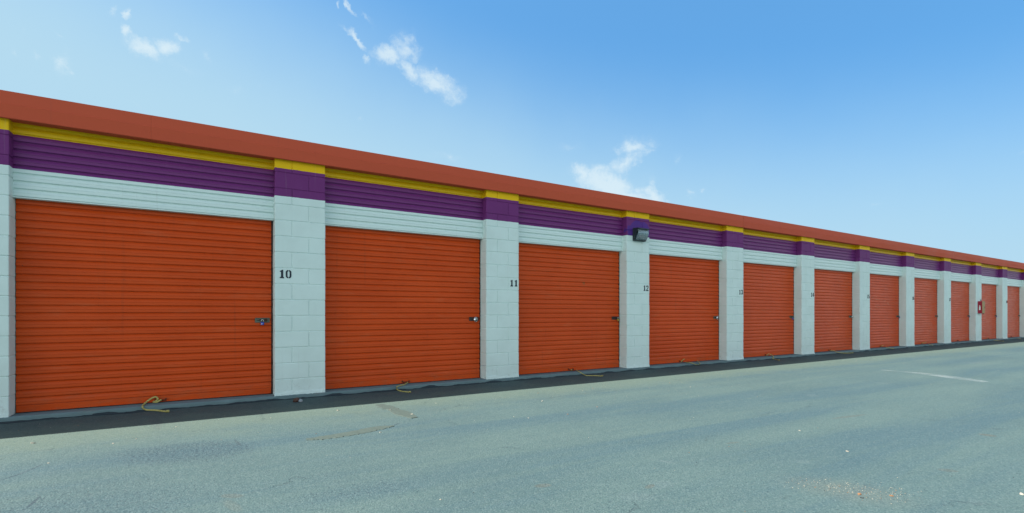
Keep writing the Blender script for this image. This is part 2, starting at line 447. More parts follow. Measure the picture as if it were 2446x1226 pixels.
strip('painted_line', [(2105, 884), (2190, 891), (2270, 901), (2358, 913)], [.03, .06, .12, .15, .06], M['line'], .004, 8, .15)

# ------------------------------------------------------------------ the storage building
I0, I1 = 8, 22
XL, XR = px_(I0), px_(I1) + PW
DEEP = 9.0
bld = empty('storage_building', ((XL + XR) / 2, 0, 0))
tag(bld, 'long single storey storage building with orange roller doors between white block pillars', 'building')
ox = -bld.location.x
def part(name, bm, mat, parent=None, smooth=False):
    """bm is in world coordinates"""
    p = parent or bld
    o = obj(name, bm, mat, p, smooth)
    o.matrix_parent_inverse = Matrix.Translation(-bld.location)
    return o
def sub(name, bm, mat, parent, smooth=False): return obj(name, bm, mat, parent, smooth)

# slab
bm = bmesh.new(); rows = []; x = XL - .3
prof = lambda x: [(DEEP, SLAB), (-.0, SLAB), (-.008 + .006 * noise.noise(Vector((x * 5, 1, 0))), SLAB - .001), (-.018 + .008 * noise.noise(Vector((x * 6, 2, 0))), SLAB - .008 + .004 * noise.noise(Vector((x * 9, 3, 0)))),
                  (-.020 + .008 * noise.noise(Vector((x * 7, 4, 0))), SLAB * .5), (-.018, -.05)]
while True:
    rows.append([bm.verts.new((x, y, z)) for y, z in prof(x)])
    if x > XR + .3: break
    x += .045
for a, b in zip(rows, rows[1:]):
    for k in range(len(a) - 1): bm.faces.new((a[k], b[k], b[k + 1], a[k + 1]))
part('foundation_slab', bm, M['concrete'])

# pillars of painted blocks
def digit_polys(ch):
    """stencil digits in a 0.6 x 1 cell"""
    def arc(cx, cy, rx, ry, a0, a1, t, n=9):
        o = [(cx + rx * math.cos(R(a0 + (a1 - a0) * i / n)), cy + ry * math.sin(R(a0 + (a1 - a0) * i / n))) for i in range(n + 1)]
        q = [(cx + (rx - t) * math.cos(R(a0 + (a1 - a0) * i / n)), cy + (ry - t * .8) * math.sin(R(a0 + (a1 - a0) * i / n))) for i in range(n + 1)]
        return o + q[::-1]
    def chain(outer, inner): return outer + inner[::-1]
    T = .19
    if ch == '1': return [[(.08, 0), (.54, 0), (.54, .11), (.45, .19), (.45, 1), (.31, 1), (.24, .92), (.08, .85), (.08, .78), (.21, .76), (.21, .19), (.08, .11)]]
    if ch == '0':
        L_ = [(.28, 0), (.15, .03), (.03, .14), (.0, .25), (.0, .75), (.03, .86), (.15, .97), (.28, 1), (.28, .85), (.21, .80), (.19, .72), (.19, .28), (.21, .2), (.28, .15)]
        return [L_, [(.62 - a, b) for a, b in L_][::-1]]
    if ch == '2': return [[(0, .72), (0, .80), (.06, .93), (.18, 1), (.42, 1), (.56, .92), (.6, .78), (.58, .62), (.48, .48), (.24, .2), (.6, .2), (.6, 0), (0, 0), (0, .16), (.33, .52), (.41, .66), (.41, .76), (.36, .84), (.24, .84), (.19, .76), (.19, .70)]]
    if ch == '3': return [[(0, .76), (.05, .92), (.18, 1), (.42, 1), (.55, .93), (.6, .8), (.58, .62), (.48, .52), (.58, .42), (.6, .22), (.55, .07), (.42, 0), (.18, 0), (.05, .08), (0, .24), (.19, .28), (.24, .16), (.36, .16), (.41, .25), (.41, .36), (.34, .44), (.24, .44), (.24, .58), (.34, .58), (.41, .66), (.41, .77), (.36, .84), (.24, .84), (.19, .73)]]
    if ch == '4': return [[(.30, 0), (.52, 0), (.52, .2), (.62, .2), (.62, .36), (.52, .36), (.52, 1), (.32, 1), (0, .38), (0, .2), (.14, .2), (.14, .36), (.32, .72), (.33, .36), (.22, .36), (.22, .2), (.30, .2)]]
    if ch == '5': return [[(.02, .48), (.02, 1), (.56, 1), (.56, .82), (.2, .82), (.2, .64), (.44, .64), (.56, .56), (.6, .42), (.6, .2), (.54, .06), (.42, 0), (.16, 0), (.04, .08), (0, .24), (.18, .28), (.23, .16), (.36, .16), (.41, .24), (.41, .40), (.36, .48), (.22, .48)]]
    if ch == '6': return [[(.28, 0), (.13, .03), (.02, .14), (0, .28), (0, .72), (.03, .88), (.15, .98), (.28, 1), (.28, .85), (.20, .79), (.19, .60), (.28, .63), (.28, .48), (.2, .43), (.19, .24), (.28, .15)],
                          [(.34, 0), (.34, .15), (.41, .2), (.41, .42), (.34, .48), (.34, .63), (.5, .62), (.6, .5), (.6, .16), (.5, .04)], [(.34, 1), (.34, .85), (.4, .8), (.41, .72), (.59, .75), (.56, .9), (.46, .98)]]
    if ch == '7': return [[(.12, 0), (.34, 0), (.60, .84), (.60, 1), (0, 1), (0, .74), (.12, .74), (.16, .82), (.38, .82)]]
    if ch == '8':
        L_ = [(.28, 0), (.1, .03), (0, .14), (0, .38), (.07, .52), (.01, .62), (.01, .86), (.1, .97), (.28, 1), (.28, .86), (.2, .82), (.2, .64), (.28, .58), (.28, .46), (.19, .40), (.19, .2), (.28, .14)]
        return [L_, [(.62 - a, b) for a, b in L_][::-1]]
    if ch == '9': return [[(.62 - a, 1 - b) for a, b in q] for q in digit_polys('6')]

NC, CH = 15, .2032
def pillar_mesh(i):
    rnd = random.Random(i * 13); bm = bmesh.new(); x0 = px_(i); j = .0014
    # mortar core
    box(bm, x0 + .006, x0 + PW - .006, .007, .40, SLAB - .01, Z_SOF + .10)
    for k in range(NC):
        z0 = SLAB + k * CH; z1 = min(z0 + CH, Z_SOF + .1)
        s = .333 if k % 2 == 0 else .667
        xs = [x0, x0 + PW * s, x0 + PW]
        for a, b in zip(xs, xs[1:]):
            d = rnd.uniform(-.0022, .0012)
            ea = -rnd.uniform(-.001, .002) if a == x0 else j
            eb = -rnd.uniform(-.001, .002) if b > x0 + PW - .01 else j
            box(bm, a + ea, b - eb, d, .395, z0 + (j if k else -.012), z1 - j, .0080, 2)
    # rough bottom of parge coat
    prev = None; x = x0 - .004
    while x < x0 + PW + .006:
        h = .012 + .035 * max(0, .3 + noise.noise(Vector((x * 7, i, 0))))
        cur = [bm.verts.new((x, .002, SLAB + h + .03)), bm.verts.new((x, -.0045 - .003 * random.random(), SLAB + h)), bm.verts.new((x, -.0075 - .006 * random.random(), SLAB - .006 + .006 * random.random())), bm.verts.new((x, .004, SLAB - .008))]
        if prev:
            for q in range(3): bm.faces.new((prev[q], cur[q], cur[q + 1], prev[q + 1]))
        prev = cur; x += .018
    return bm
NUM_OFF = {10: (.045, .135)}
for i in range(I0, I1 + 1):
    p = part('pillar', pillar_mesh(i), M['block'])
    if 10 <= i <= 19:
        xo, wd = NUM_OFF.get(i, (.435, .118))
        h = .107; zb = SLAB + 1.485 + (.015 if i == 10 else 0) + random.uniform(-.006, .006)
        cw = h * .60; gap = wd - 2 * cw * .95
        bm = bmesh.new()
        for q, ch in enumerate(str(i)):
            bx = px_(i) + xo + q * (cw + .018) + (.004 if ch == '1' else 0)
            dz = random.uniform(-.002, .002)
            for pl in digit_polys(ch):
                poly(bm, [Vector((bx + a * h, -.0040, zb + b * h + dz)) for a, b in pl], (0, .0075, 0))
        sub('stencilled_number', bm, M['stencil'], p).__setitem__('label', 'black stencilled number %d' % i)

# corrugated sheets
RIB = .0812
def corrugated(x0, x1, ztop, zbot, yf, nx=14, wav=.0015, seed=0, lip=None):
    """roller-door curtain: flat web, sloping shoulder, rounded rib with sharp underside"""
    prof = []; z = zbot
    one = [(0, -.001), (.0030, -.001), (.0052, .0125), (.0080, .0160), (.013, .0168), (.034, .0158), (.0355, .0128), (.0385, .0128), (.0400, .0155), (.046, .0148), (.056, .0108), (.066, .0058), (.0735, .0010), (.0770, -.002)]
    k = 0
    while z < ztop:
        for dz, d in one:
            if z + dz <= ztop: prof.append((z + dz, d))
        z += RIB
    prof.append((ztop, 0))
    bm = bmesh.new(); prev = None
    for a in range(nx + 1):
        x = x0 + (x1 - x0) * a / nx
        cur = [bm.verts.new((x, yf + .016 - d + wav * noise.noise(Vector((x * 1.3 + seed, zz * .9, seed))), zz + .0022 * noise.noise(Vector((x * .8, zz * 3, seed + 7))))) for zz, d in prof]
        if prev:
            for q in range(len(cur) - 1):
                f = bm.faces.new((prev[q], cur[q], cur[q + 1], prev[q + 1])); f.smooth = True
        prev = cur
    for e in bm.edges:                                     # creases run along the sheet only
        a_, b_ = e.verts
        if abs(a_.co.x - b_.co.x) > 1e-4: e.smooth = False
    return bm
def add_angle_edges(o):
    for e in o.data.edges: pass
LATCH_Z = CAMZ - .085
for i in range(I0, I1):
    xa, xb = px_(i) + PW, px_(i + 1)
    zb = SLAB + .075
    d = part('garage_door', corrugated(xa + .006, xb - .022, 2.62, zb, REC_D - .016, 16, .002, i), M['door'])
    if i == 15: d['label'] = 'orange roller door with pale scuff marks across its upper slats'
    bm = bmesh.new()                                       # bottom bar
    box(bm, xa + .008, xb - .024, REC_D - .020, REC_D + .012, SLAB + .012, zb + .004, .004)
    box(bm, xa + .008, xb - .024, REC_D - .032, REC_D - .0215, SLAB + .010, SLAB + .020, .002)
    sub('bottom_bar', bm, M['door'], d)
    bm = bmesh.new()                                       # rubber seal
    box(bm, xa + .012, xb - .028, REC_D - .012, REC_D + .004, SLAB - .002, SLAB + .014, .002)
    sub('bottom_seal', bm, M['dark'], d)
    bm = bmesh.new()                                       # track at the right jamb
    box(bm, xb - .020, xb - .0025, REC_D - .012, REC_D + .02, SLAB, 2.62, .002)
    sub('track', bm, M['trackmetal'], d); bm = bmesh.new()
    box(bm, xa + .0008, xa + .005, REC_D - .004, REC_D + .02, SLAB, 2.62, .001)
    sub('track', bm, M['trackmetal'], d)
    # latch plate, bolt
    lx = xb - .125; lz = LATCH_Z; yl = REC_D - .0195
    bm = bmesh.new()
    box(bm, lx - .085, lx + .085, yl - .004, yl + .002, lz - .030, lz + .030, .0025)
    box(bm, lx - .085, lx + .085, yl - .010, yl - .0035, lz + .024, lz + .031, .002)
    for sx in (-.074, .066): cyl(bm, (lx + sx, yl - .005, lz + .003), (0, 1, 0), .006, .004, 10)
    sub('latch_plate', bm, M['darkmetal'] if i in (10, 11) else M['steel'], d)
    bm = bmesh.new()
    box(bm, lx - .064, lx - .028, yl - .009, yl - .004, lz - .002, lz + .005, .001)
    cyl(bm, (lx + .005, yl - .011, lz + .003), (1, 0, 0), .0075, .082, 12)
    cyl(bm, (lx + .040, yl - .013, lz + .003), (0, 1, 0), .019, .016, 16)
    box(bm, lx - .032, lx - .004, yl - .016, yl - .004, lz - .008, lz + .014, .003)
    sub('latch_bolt', bm, M['rust'], d)
    bm = bmesh.new()                                       # pull handle under the bottom bar
    hx = {9: 385, 10: 970, 11: 1364, 12: 1627, 13: 1831, 14: 1981, 15: 2104, 16: 2203, 18: 2360}.get(i)
    hx = on_z(hx, 750 + 20, SLAB).x if False else (on_y(hx, 900, REC_D - .03).x if hx else (xa + xb) / 2)
    box(bm, hx - .06, hx + .05, REC_D - .046, REC_D - .0325, SLAB + .022, SLAB + .034, .003)
    box(bm, hx - .06, hx - .052, REC_D - .046, REC_D - .018, SLAB + .034, SLAB + .05, .002)
    box(bm, hx + .042, hx + .05, REC_D - .046, REC_D - .018, SLAB + .034, SLAB + .05, .002)
    sub('pull_handle', bm, M['rust'], d)

    # header: corrugated panel with a return underneath
    bm = corrugated(xa - .0, xb + .0, Z_SOF + .06, Z_HEAD + .012, REC_H, 10, .0015, i + 50)
    box(bm, xa + .001, xb - .001, REC_H + .001, REC_H + .018, Z_HEAD - .0, Z_HEAD + .0135, .003)
    box(bm, xa + .001, xb - .001, REC_H + .0185, REC_D + .06, Z_HEAD + .001, Z_HEAD + .005)
    part('header_panel', bm, M['header'])

# fascia sections (one folded sheet each)
joints_px = [(361, 275), (1232, 425), (1777, 517), (2082.5, 568), (2278, 601), (2411, 623)]
jx = [on_y(a, b, -.06).x for a, b in joints_px]
print('fascia joints', [round(v, 2) for v in jx])
st = sum(b - a for a, b in zip(jx, jx[1:])) / (len(jx) - 1)
xs = [XL - .25] + [v for v in jx] 
while xs[-1] + st < XR: xs.append(xs[-1] + st)
xs.append(XR + .25)
ZM = Z_SOF + .135
for n_, (a, b) in enumerate(zip(xs, xs[1:])):
    bm = bmesh.new(); prev = None; nx = max(2, int((b - a) / .5))
    off = .0012 * (n_ % 2)
    for k in range(nx + 1):
        x = a + .0004 + (b - a - .0008) * k / nx
        w = .0022 * noise.noise(Vector((x * .7, n_, 0)))
        w2 = .0035 * noise.noise(Vector((x * .5, n_ + 4, 0)))
        pr = [(.18, Z_SOF + .012), (-.040 - off, Z_SOF + .001), (-.050 - off, Z_SOF - .006), (-.056 - off, Z_SOF), (-.064 - off + w, ZM), (-.058 - off + w, ZM + .004), (-.040 - off + w2, Z_TOP), (-.022, Z_TOP - .006), (.22, Z_TOP - .004)]
        cur = [bm.verts.new((x, y, z)) for y, z in pr]
        if prev:
            for q in range(len(cur) - 1): bm.faces.new((prev[q], cur[q], cur[q + 1], prev[q + 1]))
        prev = cur
    part('fascia', bm, M['fascia'])
# roof, side and back walls
bm = bmesh.new()
vs = [(XL - .25, .2, Z_TOP), (XR + .25, .2, Z_TOP), (XR + .25, DEEP, Z_TOP - .30), (XL - .25, DEEP, Z_TOP - .30)]
poly(bm, [Vector(v) for v in vs], (0, 0, -.06)); part('roof', bm, M['roof'])
bm = bmesh.new(); box(bm, XL, XR, DEEP - .2, DEEP - .01, SLAB - .02, Z_TOP - .37); part('wall', bm, M['block'])
for a in (XL + .001, XR - .191):
    bm = bmesh.new(); box(bm, a, a + .19, .396, DEEP - .205, SLAB - .02, Z_TOP - .375); part('wall', bm, M['block'])

# ------------------------------------------------------------------ wall lamp on pillar 12
lx0 = px_(12) + .155; lw = .30; zt, zb_ = 2.742, 2.50
lamp = empty('wall_lamp', (lx0 + lw / 2, 0, (zt + zb_) / 2))
tag(lamp, 'dark wall lamp with ribbed glass lens mounted at the purple band above number 12', 'wall lamp')
T = Matrix.Translation(-lamp.location)
def lpart(name, bm, mat, smooth=False):
    bm.transform(T); return obj(name, bm, mat, lamp, smooth)
bm = bmesh.new(); box(bm, lx0 - .004, lx0 + lw + .004, -.022, -.001, zb_ - .004, zt - .004, .004); lpart('back_plate', bm, M['housing'])
bm = bmesh.new()
side = [(-.0225, zt), (-.146, zt - .010), (-.150, zt - .026), (-.118, zt - .034), (-.058, zb_ + .022), (-.066, zb_ + .012), (-.064, zb_), (-.0225, zb_)]
for xa_ in (lx0, lx0 + lw - .010):
    poly(bm, [Vector((xa_, y, z)) for y, z in side], (.010, 0, 0))
top = [(-.0225, zt - .0005), (-.152, zt - .0115), (-.158, zt - .0285), (-.136, zt - .034), (-.0225, zt - .018)]
poly(bm, [Vector((lx0 + .0102, y, z)) for y, z in top], (lw - .0204, 0, 0))
bot = [(-.0225, zb_ + .0005), (-.0685, zb_ + .0005), (-.0700, zb_ + .0115), (-.0225, zb_ + .014)]
poly(bm, [Vector((lx0 + .0102, y, z)) for y, z in bot], (lw - .0204, 0, 0))
lpart('housing', bm, M['housing'])
bm = bmesh.new()
ln = [(-.128, zt - .0355), (-.140, zt - .060), (-.140, zt - .105), (-.122, zt - .155), (-.090, zb_ + .030), (-.066, zb_ + .0155), (-.060, zb_ + .0165), (-.084, zb_ + .034), (-.115, zt - .153), (-.133, zt - .104), (-.133, zt - .062), (-.122, zt - .0355)]
poly(bm, [Vector((lx0 + .0112, y, z)) for y, z in ln], (lw - .0224, 0, 0)); lpart('glass_lens', bm, M['lens'])
bm = bmesh.new()
rf = [(-.0245, zt - .022), (-.110, zt - .036), (-.03, zt - .085), (-.0245, zb_ + .018)]
poly(bm, [Vector((lx0 + .014, y, z)) for y, z in rf], (lw - .028, 0, 0)); lpart('reflector', bm, M['reflector'])
bm = bmesh.new()
cyl(bm, (lx0 + lw * .5, -.085, zt - .10), (1, 0, 0), .024, .13, 18); lpart('bulb', bm, M['whitep'])

# ------------------------------------------------------------------ extinguisher cabinet on pillar 18
cx0 = px_(18) + .19; cwid, cdep, cz0, cz1 = .30, .125, 1.105, 1.575
cab = empty('extinguisher_cabinet', (cx0 + cwid / 2, 0, (cz0 + cz1) / 2))
tag(cab, 'red fire extinguisher cabinet with tan front fixed to a far white pillar', 'cabinet')
T2 = Matrix.Translation(-cab.location)
def cpart(name, bm, mat):
    bm.transform(T2); return obj(name, bm, mat, cab)
bm = bmesh.new(); box(bm, cx0, cx0 + cwid, -cdep, -.001, cz0, cz1, .004); cpart('cabinet_body', bm, M['red'])
bm = bmesh.new(); box(bm, cx0 + .006, cx0 + cwid - .006, -cdep - .010, -cdep - .0005, cz0 + .006, cz1 - .006, .003); dr = cpart('cabinet_door', bm, M['tan'])
bm = bmesh.new(); box(bm, cx0 + cwid - .05, cx0 + cwid - .03, -cdep - .022, -cdep - .0105, cz0 + .20, cz0 + .27, .003); bm.transform(T2); obj('handle', bm, M['steel'], dr)
bm = bmesh.new()
zc, yc = (cz0 + cz1) / 2 - .01, -cdep * .5
ic = [(-.020, -.095), (.020, -.095), (.020, .02), (.014, .045), (.006, .055), (.006, .07), (.022, .085), (.020, .095), (-.004, .085), (-.012, .07), (-.006, .055), (-.014, .045), (-.020, .02)]
poly(bm, [Vector((cx0 - .003, yc + a * 1.1, zc + b)) for a, b in ic], (.0035, 0, 0)); cpart('extinguisher_symbol', bm, M['whitep'])
bm = bmesh.new(); box(bm, cx0 + cwid - .07, cx0 + cwid - .04, -cdep + .02, -cdep + .05, cz0 - .03, cz0 - .0005, .003); cpart('clasp', bm, M['rust'])

# ------------------------------------------------------------------ padlocks on the latches
def padlock(i, kind, mats, dx, label, drop=.0):
    x = px_(i + 1) - .125 + dx; y = REC_D - .0455; z = LATCH_Z - .004 - drop
    o = empty('padlock', (x, y, z))
    tag(o, label, 'padlock', 'padlocks on the orange doors')
    bm = bmesh.new()
    if kind == 'square':
        box(bm, -.019, .019, -.010, .010, -.052, -.016, .005, 3); obj('lock_body', bm, M[mats[0]], o, True)
        bm = bmesh.new(); r = .012
        path = [Vector((-r, 0, -.017)), Vector((-r, 0, .004))] + [Vector((r * -math.cos(a), 0, .004 + r * math.sin(a))) for a in [math.pi * k / 8 for k in range(1, 8)]] + [Vector((r, 0, .004)), Vector((r, 0, -.017))]
        tube(bm, path, .0038, 10); obj('shackle', bm, M['chrome'], o)
        if mats[0] == 'blue' and i == 9:
            bm = bmesh.new(); cyl(bm, (-.007, -.0105, -.038), (0, 1, 0), .0065, .001, 14); obj('sticker', bm, M['whitep'], o)
    else:
        cyl(bm, (0, 0, -.008), (0, 1, 0), .034, .016, 28); bmesh.ops.bevel(bm, geom=[e for e in bm.edges if len(e.link_faces) == 2 and e.calc_face_angle(0) > 1], offset=.004, segments=3, affect='EDGES')
        obj('lock_body', bm, M[mats[0]], o, True)
        bm = bmesh.new(); cyl(bm, (.004, -.0105, -.014), (0, 1, 0), .012, .005, 18); obj('keyway', bm, M[mats[1]], o)
        bm = bmesh.new(); tube(bm, [Vector((-.022, 0, .012)), Vector((-.014, 0, .030)), Vector((.004, 0, .036)), Vector((.020, 0, .026)), Vector((.026, 0, .012))], .004, 10); obj('shackle', bm, M['chrome'], o)
    return o
padlock(9, 'square', ('blue',), -.002, 'blue padlock with white sticker hanging on the latch of the widest nearest orange door', .004)
padlock(10, 'disc', ('chrome', 'darkmetal'), .02, 'round silver disc padlock on black latch plate between pillars 10 and 11')
padlock(11, 'square', ('brass',), .055, 'brass padlock hanging at the right edge of the door between pillars 11 and 12')
padlock(12, 'disc', ('chrome', 'rust'), .02, 'round silver padlock on the door just right of the pillar numbered 12')
padlock(13, 'square', ('blue',), .015, 'small blue padlock on the door between pillars 13 and 14', .004)
padlock(14, 'disc', ('chrome', 'darkmetal'), .05, 'round silver padlock on the door just right of the pillar numbered 14')
padlock(15, 'square', ('blue',), .065, 'blue padlock at the right edge of the scuffed door between pillars 15 and 16')
padlock(16, 'disc', ('steel', 'chrome'), .03, 'dull grey round padlock on the door between pillars 16 and 17')
padlock(17, 'square', ('blue',), .05, 'blue padlock on the door just left of the red extinguisher cabinet')
padlock(18, 'square', ('blue',), .04, 'blue padlock on the door just right of the red extinguisher cabinet')
padlock(19, 'disc', ('chrome', 'rust'), .04, 'silver padlock on the farthest orange door at the right edge')

# ------------------------------------------------------------------ pull ropes at the door bottoms
def rope(pts, label, r=.0078, knot=True):
    P = []
    for (a, b, s) in pts:
        if s == 'd': P.append(on_y(a, b, REC_D - .05))
        elif s == 's': P.append(on_z(a, b, SLAB + r + .006))
        elif s == 'e': P.append(on_y(a, b, -.034))
        else:
            q = on_z(a, b, r + .001)
            P.append(q if q.y < -.036 else on_y(a, b, -.036))
    path = smooth_path(P, 10); bm = bmesh.new(); uvl = bm.loops.layers.uv.new('UVMap')
    c = path[0].copy(); path = [p - c for p in path]
    tube(bm, path, r, 8, uvl)
    if knot:
        e = path[-1]; 
        for k in range(3):
            bmesh.ops.create_icosphere(bm, subdivisions=2, radius=r * 1.55, matrix=Matrix.Translation(e + Vector(((k - 1) * r * .9, .3 * r * (k % 2), r * .6))) @ Matrix.Scale(.75, 4, (1, 0, 0)))
        d = (path[-1] - path[-4]).normalized()
        for k in range(5):
            tube(bm, [e, e + d * .02 + Vector((random.uniform(-.008, .008), random.uniform(-.008, .008), random.uniform(-.002, .01)))], .0015, 5)
    o = obj('pull_rope', bm, M['rope']); o.location = c
    return tag(o, label, 'rope', 'yellow pull ropes at the door bottoms')
z3 = lambda a, b: (a / 4.086, 780 + b / 4.086)
z4 = lambda a, b: (500 + a / 3.226, 700 + b / 3.226)
z8 = lambda a, b: (1400 + a / 5.837, 720 + b / 5.837)
y2 = lambda a, b: (1700 + a / 6.13, 680 + b / 6.13)
y4 = lambda a, b: (2000 + a / 7.663, 700 + b / 7.663)
y6 = lambda a, b: (2226 + a / 7.664, 690 + b / 7.664)
rope([(*z3(1575, 716), 'd'), (*z3(1530, 738), 's'), (*z3(1497, 736), 's'), (*z3(1540, 715), 'd'), (*z3(1520, 688), 'd'), (*z3(1470, 708), 'd'), (*z3(1415, 750), 's'), (*z3(1390, 785), 'e'), (*z3(1425, 813), 'g'), (*z3(1520, 818), 'g'), (*z3(1635, 832), 'g')],
     'thick yellow rope looping from the nearest leftmost door onto the shaded asphalt', .0092)
rope([(*z4(1530, 690), 'd'), (*z4(1500, 706), 's'), (*z4(1450, 720), 's'), (*z4(1445, 738), 'e'), (*z4(1462, 752), 'g'), (*z4(1500, 760), 'g'), (*z4(1545, 765), 'g')],
     'yellow rope curving off the slab under the door between pillars 10 and 11')
rope([(1364, 884, 'd'), (1376, 884, 's'), (1388, 891, 's'), (1400, 897, 'g'), (1420, 897.5, 'g'), (1438, 898.5, 'g')],
     'yellow rope lying nearly straight out below the door between pillars 11 and 12')
rope([(*z8(1325, 842), 'd'), (*z8(1368, 805), 'd'), (*z8(1372, 838), 's'), (*z8(1400, 852), 's'), (*z8(1470, 860), 's'), (*z8(1530, 884), 'e'), (*z8(1575, 886), 'g'), (*z8(1586, 862), 's'), (*z8(1560, 835), 's'), (*z8(1525, 826), 's')],
     'yellow rope bent into a hook under the door between pillars 12 and 13', .0078, False)
rope([(*y2(800, 1040), 'd'), (*y2(842, 1016), 'd'), (*y2(905, 1050), 's'), (*y2(893, 1078), 'e'), (*y2(915, 1090), 'g'), (*y2(990, 1108), 'g')],
     'yellow zigzag rope at the foot of the door between pillars 13 and 14')
rope([(*y2(1735, 966), 'd'), (*y2(1800, 970), 's'), (*y4(-20, 1080), 'e'), (*y4(70, 1097), 'g'), (*y4(180, 1102), 'g'), (*y4(285, 1098), 'g')],
     'long straight yellow rope on dark asphalt below the door between pillars 14 and 15')
rope([(*y4(800, 980), 'd'), (*y4(835, 960), 'd'), (*y4(880, 970), 's'), (*y4(900, 994), 's'), (*y4(960, 1008), 'g'), (*y4(1028, 1022), 'g')],
     'yellow rope with knotted end below the scuffed door between pillars 15 and 16')
rope([(*y4(1550, 922), 'd'), (*y4(1620, 905), 'd'), (*y4(1660, 915), 's'), (*y4(1685, 942), 'e'), (*y4(1745, 958), 'g')],
     'yellow rope bent at the foot of the door between pillars 16 and 17')
rope([(*y6(1012, 906), 'd'), (*y6(1060, 912), 's'), (*y6(1130, 940), 'e'), (*y6(1220, 950), 'g'), (*y6(1312, 962), 'g')],
     'yellow rope below the door just right of the red extinguisher cabinet', .0085)
rope([(*y6(1520, 898), 'd'), (*y6(1570, 908), 'e'), (*y6(1600, 914), 'g'), (*y6(1625, 918), 'g')],
     'short yellow rope below the farthest door at the right edge', .0085)

# ------------------------------------------------------------------ crushed can by pillar 10
c0 = on_z(710, 960)
can = empty('crushed_can', (c0.x, c0.y, 0)); tag(can, 'crushed rusty can with grey lid on shaded asphalt in front of pillar 10', 'can')
bm = bmesh.new(); cyl(bm, (-.012, 0, .026), (.6, 1, .1), .030, .07, 24)
bmesh.ops.subdivide_edges(bm, edges=bm.edges[:], cuts=3, use_grid_fill=True)
for v in bm.verts:
    n_ = noise.noise_vector(v.co * 38); v.co += n_ * .011; v.co.z = max(.002, v.co.z * .85)
obj('can_body', bm, M['rustcan'], can, True)
bm = bmesh.new(); cyl(bm, (.030, -.004, .016), (.25, -.5, 1), .036, .007, 24)
bmesh.ops.subdivide_edges(bm, edges=bm.edges[:], cuts=2, use_grid_fill=True)
for v in bm.verts: v.co += noise.noise_vector(v.co * 30) * .006; v.co.z = max(.002, v.co.z)
obj('lid', bm, M['greycan'], can, True)

# ------------------------------------------------------------------ loose chips, leaf bits and grit on the asphalt
def flake(bm, p, s, mi):
    n_ = random.randint(4, 6); a0 = random.random() * 6.28; el = random.uniform(.35, 1)
    tilt = Vector((random.uniform(-.35, .35), random.uniform(-.35, .35)))
    top = []; lo = []; ca, sa = math.cos(a0), math.sin(a0)
    for k in range(n_):
        a = 2 * math.pi * k / n_ ; r = s * random.uniform(.6, 1.1); u, v = r * math.cos(a), r * math.sin(a) * el
        x, y = u * ca - v * sa, u * sa + v * ca
        h = max(.0015, s * .30 + x * tilt.x + y * tilt.y)
        top.append(bm.verts.new((p.x + x * .85, p.y + y * .85, h + .001))); lo.append(bm.verts.new((p.x + x, p.y + y, .0003)))
    bm.faces.new(top).material_index = mi
    for k in range(n_): bm.faces.new((top[k], lo[k], lo[(k + 1) % n_], top[(k + 1) % n_])).material_index = mi
bm = bmesh.new()
for k in range(260):                                       # along the building, in the dust strip
    x = random.uniform(-5, 30); y = -.95 - abs(random.gauss(0, .75))
    flake(bm, Vector((x, y, 0)), random.choice((.003, .0035, .004, .005, .006, .009)), random.choice((0, 0, 0, 1, 2)))
for k in range(520):                                       # over the lot
    x = random.uniform(-6, 26); y = random.uniform(-6.2, -1.2)
    flake(bm, Vector((x, y, 0)), random.choice((.002, .0025, .003, .003, .004, .005)), random.choice((0, 0, 1, 2, 2)))
a, b = on_z(1880, 1150), on_z(2160, 1185)
for k in range(300):                                       # the swept-up trail in the right foreground
    t = random.random() ** .7; p = a.lerp(b, t) + Vector((random.gauss(0, .10), random.gauss(0, .05), 0))
    flake(bm, p, random.choice((.0012, .0015, .002, .0022, .0035)), random.choice((0, 0, 0, 0, 1, 2)))
for q, s, mi in (((808, 981), .018, 0), ((909, 1033), .014, 0), ((932, 980), .02, 0), ((983, 991), .02, 0), ((1295, 959), .02, 0), ((2052, 1181), .018, 1), ((2058, 1190), .012, 2), ((2130, 1185), .014, 1), ((2025, 1079), .016, 0), ((1910, 1029), .012, 0), ((2440, 1181), .016, 0), ((80, 1059), .02, 0), ((116, 1107), .01, 0), ((270, 1060), .01, 0), ((1052, 1194), .008, 0), ((1356, 990), .012, 1)):
    flake(bm, on_z(*q), s, mi)
for k in range(160):                                       # bits caught in the shade strip
    flake(bm, Vector((random.uniform(-5, 30), random.uniform(-.9, -.05), 0)), random.choice((.003, .004, .006)), random.choice((0, 1, 2)))
tag(obj('ground_litter', bm, [M['chip'], M['leaf'], M['dark']]), 'loose pale chips, dry leaf bits and grit scattered on the asphalt', 'litter', kind='stuff')

# ------------------------------------------------------------------ sun and sky
SUN_EL = R(52)
perp = math.tan(R(75.6))                                   # slope of the shadow plane across the facade
sz = math.sin(SUN_EL); sy = sz / perp; sx = -math.sqrt(max(0, 1 - sz * sz - sy * sy))
SD = Vector((sx, sy, sz)).normalized()
ld = bpy.data.lights.new('sun', 'SUN'); ld.energy = 5.0; ld.angle = R(.5); ld.color = (1, .945, .86)
lo = bpy.data.objects.new('sun', ld); col.objects.link(lo); lo.location = (0, 0, 30)
lo.rotation_euler = (-SD).to_track_quat('-Z', 'Y').to_euler()

